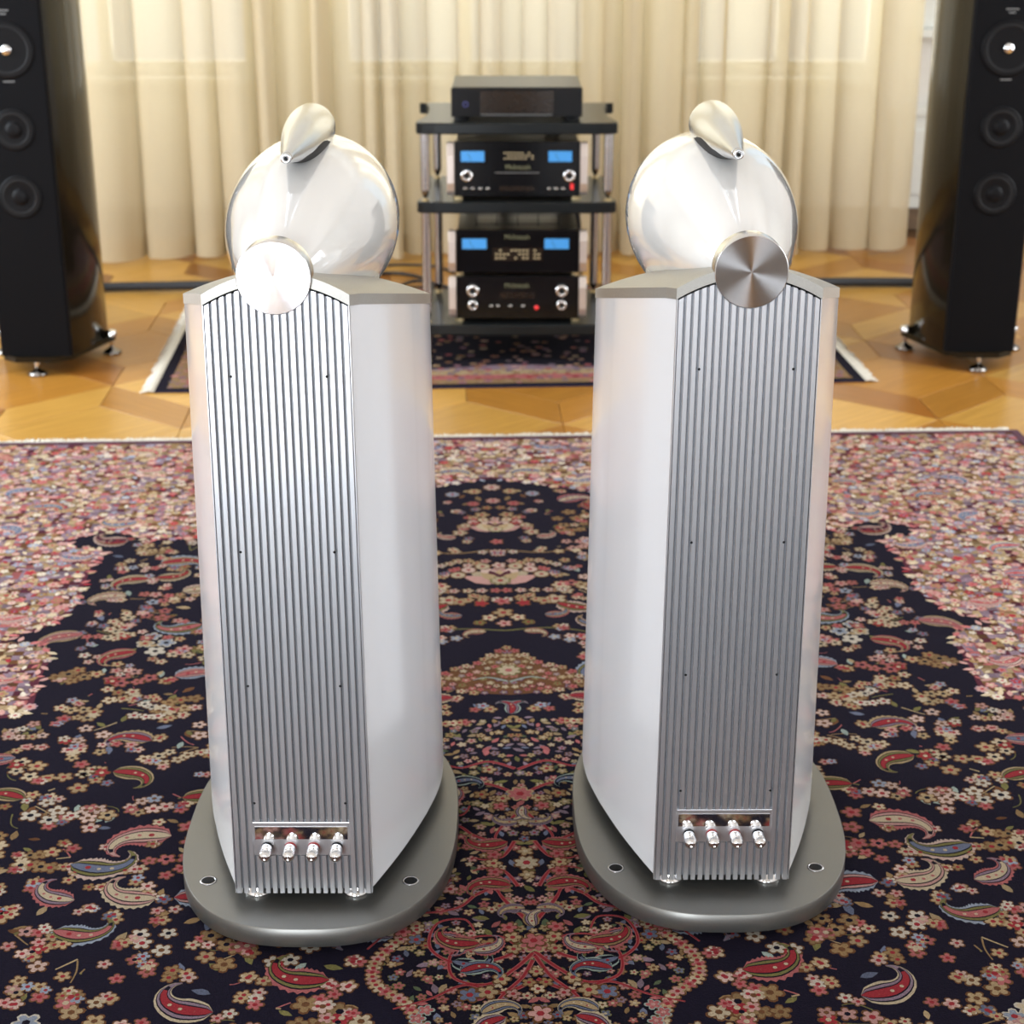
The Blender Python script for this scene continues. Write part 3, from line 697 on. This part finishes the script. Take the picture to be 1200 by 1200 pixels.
    rd.location = (0, 0, DZ)
    dc = MB().lathe([(.0466, -.0118), (.030, -.0116), (.012, -.0115), (.0001, -.01145)], (0, 0, 0), 'Y', 128).build('turned_disc', M['disc'], t)
    dc.location = (0, 0, DZ)
    # turbine head
    hp = catmull([(.012, .02), (.030, .035), (.055, .085), (.0785, .16), (.100, .25), (.1175, .335), (.1265, .405), (.1285, .455), (.1265, .51), (.1200, .56), (.112, .59)], 6)
    hd = MB().lathe([(0, .015)] + [(p[0], p[1]) for p in hp], (0, 0, .960), 'Y', 96).build('turbine_head', M['white_gloss'], t)
    MB().lathe([(.112, .59), (.110, .598), (.095, .600), (.090, .594)], (0, 0, .960), 'Y', 64).build('head_ring', M['alu'], hd)
    MB().lathe([(.090, .594), (.07, .59), (.02, .585), (0, .584)], (0, 0, .960), 'Y', 48).build('midrange_cone', M['cone'], hd)
    # tweeter tube
    tprof = [(0, .1635), (.0028, .1635), (.0030, .160), (.0062, .160), (.0072, .1612), (.0072, .170), (.0066, .172)] + [(p[0], p[1]) for p in catmull([(.0078, .174), (.0115, .200), (.0172, .240), (.0238, .290), (.0300, .345), (.0342, .40), (.0358, .45), (.0352, .478)], 6)] + [(.030, .482), (.024, .478), (0, .476)]
    tw = MB().lathe([(a, b) for a, b in tprof], (0, 0, 0), 'Y', 72).build('tweeter_tube', M['alu_y'], t); tw.location = (0, 0, 1.100)
    MB().lathe([(0, .1605), (.0026, .1603)], (0, 0, 0), 'Y', 16).build('tail_hole', M['black'], tw)
    g = MB().lathe([(0, .215)] + [(p[0], p[1]) for p in catmull([(.004, .216), (.0155, .245), (.0235, .295), (.0298, .345), (.0335, .40), (.034, .455), (.028, .47)], 5)], (0, 0, 0), 'Y', 48).build('cradle_shadow', M['black'], t); g.location = (0, 0, 1.0972)  # black cradle, shaped to draw the shadow line under the tube
    # the cabinet narrows slightly towards its top
    def taper(o):
        for v in o.data.vertices: v.co.x *= 1 - .058 * max(0, v.co.z - .07) / .88
        for c in o.children: taper(c)
    for o in (sh, me, bp): taper(o)
    return t
M['red_led_off'] = add_noise(mat('red_plastic_collar', (.35, .03, .03), .35), 50, .05)
make_speaker('white tower speaker on the left, seen from behind, brightly lit ribbed metal back', (-.3025, 2.142, .0015), math.radians(-.1))
make_speaker('white tower speaker on the right, seen from behind, duller grey ribbed metal back', (.3085, 2.178, .0015), math.radians(.35))

# ------------------------------------------------------------------ black floorstanding speakers at the sides
def make_black(label, loc, rz):
    t = thing('floorstanding_speaker', label, 'speaker', loc, rz, 'black floorstanding speakers facing the camera')
    z0, z1 = .06, 1.32
    prof = [(.107, .002), (.128, .055), (.147, .125), (.157, .21), (.154, .29), (.135, .36), (.10, .405), (.05, .425), (.003, .43)]
    P = catmull(prof, 4); ring = [(p[0], p[1]) for p in P] + [(-p[0], p[1]) for p in P[::-1]]
    MB().prism(ring, z0, z1, .003, True).build('cabinet', M['piano'], t)
    ch = [(-.110, -.006), (-.104, -.014), (.104, -.014), (.110, -.006), (.110, .010), (-.110, .010)]
    bf = MB().prism(ch, z0, z1).build('front_baffle', M['baffle'], t, .0015)
    def driver(name, z, r, plug):
        d = MB().lathe([(r, -.0138), (r, -.0165), (r - .006, -.0180), (r - .010, -.0165)], (0, 0, z), 'Y', 48).build(name, M['cone'], t)
        MB().lathe([(r - .010, -.0165), (r - .014, -.0195), (r - .020, -.0160)], (0, 0, z), 'Y', 48).build('surround', M['black'], d)
        MB().lathe([(r - .020, -.0160), (r * .4, -.0146), (.014, -.0143), (0, -.0143)], (0, 0, z), 'Y', 48).build('cone', M['cone'], d)
        if plug: MB().lathe([(.0165, -.0143), (.0165, -.017), (.012, -.021), (.005, -.024), (0, -.0245)], (0, 0, z), 'Y', 24).build('phase_plug', M['chrome'], d)
        else: MB().lathe([(.026, -.0143), (.022, -.0185), (.012, -.0205), (0, -.021)], (0, 0, z), 'Y', 32).build('dust_cap', M['cone'], d)
    driver('midrange', .985, .082, True); driver('woofer', .755, .062, False); driver('woofer', .555, .065, False)
    MB().lathe([(.045, -.0138), (.045, -.017), (.03, -.018), (0, -.0185)], (0, 0, 1.18), 'Y', 32).build('tweeter', M['cone'], t)
    # faint printed marks above and below the midrange
    for z, w_ in ((1.095, .038), (1.085, .020), (.893, .034)): MB().box(-w_ / 2, w_ / 2, -.0146, -.0140, z, z + .0035).build('printed_mark', M['grey_text'], bf)
    # base plate and outrigger feet
    bp = [(-.06, -.035), (.06, -.035), (.105, 0), (.175, .215), (.190, .250), (.165, .272), (.12, .30), (.05, .44), (-.05, .44), (-.12, .30), (-.165, .272), (-.190, .250), (-.175, .215), (-.105, 0)]
    b = MB().prism(bp, .045, .062).build('base_plate', M['piano'], t, .003)
    for x, y, top in ((0, -.015, 0), (.175, .246, 1), (-.175, .246, 1), (0, .41, 0)):
        f = MB().lathe([(0, .0015), (.030, .0015), (.031, .006), (.024, .012), (.010, .020), (.004, .028), (.004, .030)], (x, y, 0), 'Z', 28).build('foot_disc', M['chrome_dark'], t)
        MB().lathe([(.003, .022), (.008, .036), (.008, .046)], (x, y, 0), 'Z', 20).build('spike', M['chrome'], f)
        if top: MB().lathe([(.019, .060), (.019, .074), (.016, .078), (0, .078)], (x, y, 0), 'Z', 28).build('leveling_knob', M['chrome'], f)
M['chrome_dark'] = add_noise(mat('dark_chrome', (.28, .26, .24), .16, 1), 50, .05)
make_black('glossy black floorstanding speaker at the left edge, next to the curtain', (-1.482, 5.17, 0), math.radians(0))
make_black('glossy black floorstanding speaker at the right edge with its driver cones in view', (1.470, 5.225, 0), math.radians(0))

# ------------------------------------------------------------------ equipment rack
RX, RY = .0145, 5.26
rack = thing('equipment_rack', 'black three-shelf rack with round chrome posts standing on the small rug', 'rack', (RX, RY, 0))
def shelf(z, hw=.3075, dep=.50):
    # rounded corners, sides waisted inwards, gently bowed front
    P = [(-hw + .02, -.004), (-.15, -.012), (0, -.015), (.15, -.012), (hw - .02, -.004), (hw, .018), (hw - .004, .06), (hw - .018, .14), (hw - .026, .25), (hw - .022, .38), (hw - .014, .44), (hw - .012, dep - .02), (hw - .035, dep),
         (-hw + .035, dep), (-hw + .012, dep - .02), (-hw + .014, .44), (-hw + .022, .38), (-hw + .026, .25), (-hw + .018, .14), (-hw + .004, .06), (-hw, .018)]
    pts = [tuple(p) for p in catmull(P, 3, True)]
    s = MB().prism(pts, z - .034, z, .004).build('shelf', M['shelf'], rack)
    return s
SZ = (.762, .522, .136)
for z in SZ: shelf(z)
def post(x, y, z0, z1, r=.0145):
    p = MB().lathe([(r, z1 - .0005), (r, z0 + .032)], (x, y, 0), 'Z', 24).lathe([(r, z0 + .032), (r * .75, z0 + .029)], (x, y, 0), 'Z', 24).build('post', M['post'], rack)
    MB().lathe([(r * .85, z0 + .030), (r * .8, z0 + .022), (.003, z0 + .006), (.0015, z0 + .001)], (x, y, 0), 'Z', 20).build('spike', M['chrome_dark'], p)
    MB().lathe([(0, z0 + .004), (.010, z0 + .004), (.012, z0)], (x, y, 0), 'Z', 20).build('spike_cup', M['brass'], p)
for x in (-.282, .282):
    for z0, z1 in ((SZ[1], SZ[0] - .034), (SZ[2], SZ[1] - .034), (.0085, SZ[2] - .034)):
        post(x, .028, z0, z1); post(x * .93, .455, z0, z1)

def text(s, size, loc, parent, m, name='lettering', ext=.0004):
    c = bpy.data.curves.new(name, 'FONT'); c.body = s; c.size = size; c.align_x = 'CENTER'; c.align_y = 'CENTER'; c.extrude = ext; c.resolution_u = 3
    tmp = bpy.data.objects.new('tmp', c); COL.objects.link(tmp)
    dg = bpy.context.evaluated_depsgraph_get(); me = bpy.data.meshes.new_from_object(tmp.evaluated_get(dg))
    bpy.data.objects.remove(tmp); me.materials.clear(); me.materials.append(m)
    o = bpy.data.objects.new(name, me); COL.objects.link(o); o.parent = parent; o.location = loc; o.rotation_euler = (PI / 2, 0, 0); return o
# disc player on the top shelf
pl = thing('media_player', 'flat dark grey media player alone on the top shelf of the rack', 'hi-fi player', (RX, RY + .045, SZ[0]))
MB().box(-.198, .198, .004, .335, .014, .100).build('case', M['box'], pl, .003)
fp = MB().box(-.200, .200, -.006, .006, .012, .098).build('front_panel', M['glass_front'], pl, .002)
MB().box(-.112, .112, -.0085, -.006, .022, .090).build('display', M['screen'], pl, .001)
MB().box(-.110, .108, -.0095, -.006, .0175, .0205).build('display_edge', M['grey_text'], pl)
MB().lathe([(.009, -.0062), (.009, -.0078), (.006, -.0078), (.006, -.0062)], (-.156, 0, .050), 'Y', 24).build('power_ring', M['blue_led'], pl)
for x in (-.17, .17):
    for y in (.03, .30): MB().lathe([(.022, 0), (.022, .010), (.018, .014)], (x, y, 0), 'Z', 20).build('foot', M['black'], pl)
def knob(parent, x, z, r, y=-.008):
    k = MB().lathe([(r, y), (r * 1.0, y - .014), (r * .86, y - .018), (r * .5, y - .018), (r * .45, y - .016)], (x, 0, z), 'Y', 32).build('knob', M['chrome'], parent)
    MB().lathe([(r * .45, y - .016), (r * .4, y - .020), (0, y - .020)], (x, 0, z), 'Y', 24).build('knob_cap', M['black'], k)
def amp(name, label, cat, loc, w_, h, dep, n):
    t = thing(name, label, cat, loc); b = .012
    MB().box(-w_ / 2 + .004, w_ / 2 - .004, .006, dep, b, h - .006).build('case', M['box'], t, .002)
    MB().box(-w_ / 2, w_ / 2, -.008, .006, b, h).build('front_glass', M['glass_front'], t, .0015)
    for sx in (-1, 1):
        x0 = sx * w_ / 2; a, c = sorted((x0 + sx * .001, x0 + sx * .024))
        P = [(a if sx > 0 else c, 0), (a if sx > 0 else c, 1)]
        s = MB(); yy = [(-.014, 0.10), (-.020, .25), (-.020, .75), (-.006, .98)]
        v = []; 
        for (y, k) in [(-.006, .02)] + yy:
            for x in (a, c): v.append((x, y, b + (h - b) * k)); v.append((x, .02, b + (h - b) * k))
        f = []
        for i in range(4):
            o = i * 4; f += [(o, o + 2, o + 6, o + 4), (o + 1, o + 5, o + 7, o + 3), (o, o + 4, o + 5, o + 1), (o + 2, o + 3, o + 7, o + 6)]
        f += [(0, 1, 3, 2), (16, 18, 19, 17)]
        s.add(v, f).build('side_trim', M['side_trim'], t, .002)
    for x in (-w_ / 2 + .01, w_ / 2 - .01):
        for y in (.025, dep - .05): MB().lathe([(.016, 0), (.016, b)], (x, y, 0), 'Z', 20).build('foot', M['brass'], t)
    return t
def meter(t, x, z, w_=.072, h=.032):
    m = MB().box(x - w_ / 2, x + w_ / 2, -.0092, -.008, z - h / 2, z + h / 2).build('power_meter', M['meter'], t)
    MB().box(x - w_ / 2 - .002, x + w_ / 2 + .002, -.0090, -.0080, z - h / 2 - .002, z + h / 2 + .002).build('bezel', M['black'], m)
    MB().tube([(x - .004, -.0095, z - h / 2 + .003), (x - .016, -.0095, z + h / 2 - .006)], .0007, 4).build('needle', M['black'], m)
def label_dots(t, x0, x1, z0, z1, nx, nz, m, name='display_dots'):
    mb = MB()
    for i in range(nx):
        for j in range(nz):
            if rnd.random() < .25: continue
            x = x0 + (x1 - x0) * (i + .5) / nx; z = z0 + (z1 - z0) * (j + .5) / nz; w_ = (x1 - x0) / nx * .34; h_ = (z1 - z0) / nz * .22
            mb.box(x - w_, x + w_, -.0092, -.0084, z - h_, z + h_)
    return mb.build(name, m, t, kind='stuff')
# middle shelf
A1 = amp('integrated_amplifier', 'black amplifier with two blue meters alone on the middle shelf', 'amplifier', (RX + .0015, RY + .035, SZ[1]), .385, .180, .40, 0)
for x in (-.137, .132): meter(A1, x, .135)
knob(A1, -.155, .078, .019); knob(A1, .160, .078, .019)
label_dots(A1, -.043, .052, .124, .150, 9, 3, M['amber'], 'indicator_print')
text('McIntosh', .021, (.002, -.0090, .102), A1, M['letter'], 'maker_name')
MB().box(-.068, .068, -.0092, -.008, .084, .0865).build('disc_slot', M['grey_text'], A1)
MB().box(-.055, .055, -.0092, -.008, .030, .044).build('lower_display', M['screen'], A1)
for x in (-.160, -.137, -.114, -.091, .098, .120, .142): MB().lathe([(.006, -.008), (.006, -.012), (0, -.0125)], (x, 0, .036), 'Y', 16).build('button', M['chrome_dark'], A1)
MB().box(.164, .174, -.0105, -.008, .034, .052).build('power_button', M['red_led'], A1)
# two units on the bottom shelf
A3 = amp('preamplifier', 'black preamplifier with four chrome knobs standing on the lowest shelf', 'amplifier', (RX + .003, RY + .035, SZ[2]), .385, .148, .38, 1)
for x, z, r in ((-.141, .104, .020), (.139, .104, .020), (-.141, .058, .0165), (.139, .058, .0165)): knob(A3, x, z, r)
text('McIntosh', .021, (-.002, -.0090, .118), A3, M['letter'], 'maker_name')
MB().box(-.055, .055, -.0092, -.008, .078, .096).build('display', M['screen'], A3)
label_dots(A3, -.05, .05, .080, .094, 8, 2, M['grey_text'], 'display_print')
for x in (-.083, -.062, -.022, .018): MB().lathe([(.006, -.008), (.006, -.012), (0, -.0125)], (x, 0, .052), 'Y', 16).build('button', M['chrome_dark'], A3)
MB().lathe([(.007, -.008), (.007, -.011), (0, -.0115)], (.060, 0, .048), 'Y', 16).build('power_button', M['red_led'], A3)
A2 = amp('power_amplifier', 'black power amplifier with two blue meters stacked on top of the preamplifier', 'amplifier', (RX + .003, RY + .035, SZ[2] + .148), .385, .146, .38, 2)
for x in (-.135, .122): meter(A2, x, .103, .076, .032)
label_dots(A2, -.072, .072, .052, .088, 12, 3, M['amber'], 'display_print')
MB().box(-.078, .078, -.0087, -.008, .050, .090).build('display', M['screen'], A2)
text('McIntosh', .021, (-.002, -.0090, .124), A2, M['letter'], 'maker_name')

# tube cage and transformers behind the power amplifier's front
cg = MB()
for z in (.150, .178, .200):
    cg.tube([(-.13, .07, z), (.13, .07, z)], .0016, 6)
for x in (-.13, -.065, 0, .065, .13): cg.tube([(x, .07, .142), (x, .07, .205), (x, .30, .205)], .0016, 6)
cg.build('wire_cage', M['cable'], A2)
def cable(name, label, pts, r, group=None, m='cable'):
    o = MB().tube([tuple(p) for p in catmull(pts, 8)], r, 10).build(name, M[m])
    o['label'] = label; o['category'] = 'cable'
    if group: o['group'] = group
    return o
def rel(x, y, z): return (RX + x, RY + y, z)
cable('power_cable', 'thick black cable arching behind the power amplifier on the left', [rel(-.165, .46, .30), rel(-.160, .47, .42), rel(-.150, .49, .465), rel(-.13, .52, .40), rel(-.12, .54, .2), rel(-.14, .56, .02)], .012)
cable('power_cable', 'thick black cable rising behind the middle of the power amplifier', [rel(-.045, .46, .30), rel(-.045, .47, .44), rel(-.035, .50, .475), rel(-.01, .54, .40), rel(-.02, .57, .2), rel(-.02, .60, .02)], .012)
cable('power_cable', 'thick black cable arching behind the power amplifier on the right', [rel(.15, .46, .28), rel(.155, .47, .42), rel(.175, .49, .47), rel(.205, .53, .38), rel(.215, .55, .2), rel(.21, .58, .02)], .013)
cable('signal_cable', 'thin black cable looping above the middle amplifier under the top shelf', [rel(-.13, .46, .62), rel(-.12, .47, .71), rel(-.06, .49, .722), rel(.0, .47, .70), rel(.03, .46, .62)], .006)
cable('signal_cable', 'black cable behind the right half of the middle amplifier', [rel(.10, .46, .60), rel(.10, .48, .71), rel(.125, .50, .725), rel(.14, .52, .66), rel(.145, .54, .3), rel(.15, .56, .02)], .010)
cable('speaker_cable', 'thick black hose lying on the parquet from the left black speaker towards the rack', [(-1.50, 5.66, .10), (-1.56, 5.9, .03), (-1.60, 6.25, .021), (-1.30, 6.30, .024), (-.95, 6.29, .029), (-.55, 6.22, .029), (-.30, 5.95, .029), (-.12, 5.87, .10)], .0175)
cable('speaker_cable', 'thick black hose lying on the parquet from the rack to the right black speaker', [(.12, 5.87, .10), (.30, 6.0, .029), (.6, 6.25, .029), (1.0, 6.32, .029), (1.35, 6.38, .021), (1.58, 6.33, .021), (1.56, 5.95, .03), (1.48, 5.72, .10)], .0175)
cable('floor_cable', 'thin black cable curled on the parquet left of the rack', [(-.62, 6.52, .008), (-.47, 6.60, .008), (-.34, 6.5, .008), (-.30, 6.3, .008), (-.38, 6.15, .009), (-.43, 6.3, .012), (-.36, 6.42, .016), (-.22, 6.3, .012), (-.1, 6.1, .008)], .0065)
cable('floor_cable', 'thin black cable running flat from the curtain to the rack', [(-.75, 6.78, .007), (-.6, 6.72, .007), (-.45, 6.76, .007), (-.30, 6.72, .007), (-.2, 6.55, .007), (-.12, 6.3, .007)], .005)

# ------------------------------------------------------------------ curtains
def yline(x): return 7.03 + x * math.tan(YAW) * 1.25
def curtain(label, x0, x1, seed, wmin, wmax, amp_):
    r = random.Random(seed); t = thing('curtain', label, 'curtain', ((x0 + x1) / 2, yline((x0 + x1) / 2), 0), 0, 'cream curtains along the window wall')
    cx, cy = (x0 + x1) / 2, yline((x0 + x1) / 2)
    folds = []; x = x0
    while x < x1 - .04:
        w_ = r.uniform(wmin, wmax); folds.append((x, min(x + w_, x1), r.uniform(.5, 1.25), r.uniform(.45, 1.3), r.uniform(-.03, .03), r.uniform(.04, .20))); x += w_
    if folds[-1][1] < x1: folds[-1] = (folds[-1][0], x1, *folds[-1][2:])
    nz = 14; zs = [.016 + (2.75 - .016) * (k / nz) ** 1.3 for k in range(nz + 1)]
    def row(z, off):
        out = []; q = z / 2.75
        for (a, b, am, pw, dr, om) in folds:
            n = 18
            for i in range(n):
                u = i / n; s = math.sin(PI * u) ** pw
                d = amp_ * am * (1 - .25 * q)
                X = a + (b - a) * (u - om * math.sin(2 * PI * u)) + dr * (1 - q) * math.sin(PI * u)
                out.append((X - cx, yline(X) - cy - d * s + .012 * math.sin(X * 9 + z * 1.3) - off, z))
        a, b = folds[-1][0], folds[-1][1]
        out.append((b - cx, yline(b) - cy - off, z)); return out
    def grid(rows):
        v = [p for rw in rows for p in rw]; m_ = len(rows[0]); f = [(k * m_ + i, k * m_ + i + 1, (k + 1) * m_ + i + 1, (k + 1) * m_ + i) for k in range(len(rows) - 1) for i in range(m_ - 1)]
        return MB().add(v, f, True)
    o = grid([row(z, 0) for z in zs]).build('cloth', M['curtain'], t)
    grid([row(z, .0025) for z in (.014, .05, .095)]).build('hem', M['curtain'], t)
    MB().box(x0 - cx, x1 - cx, .03, .05, 2.74, 2.78).build('heading_tape', M['white_paint'], t)
    return t
curtain('cream curtain with broad soft folds between the left black speaker and the rack', -2.5, -.45, 3, .06, .20, .15)
curtain('cream curtain with narrow folds hanging straight behind the rack', -.45, .44, 11, .08, .15, .10)
curtain('cream curtain hanging behind the right white speaker, ending at the wall panelling', .44, 1.655, 21, .06, .20, .135)
rail = MB().tube([(-2.6, yline(-2.6) + .02, 2.80), (1.75, yline(1.75) + .02, 2.80)], .014, 12).build('curtain_rail', M['alu'])
rail['label'] = 'metal rail carrying the cream curtains above the windows'; rail['category'] = 'rail'
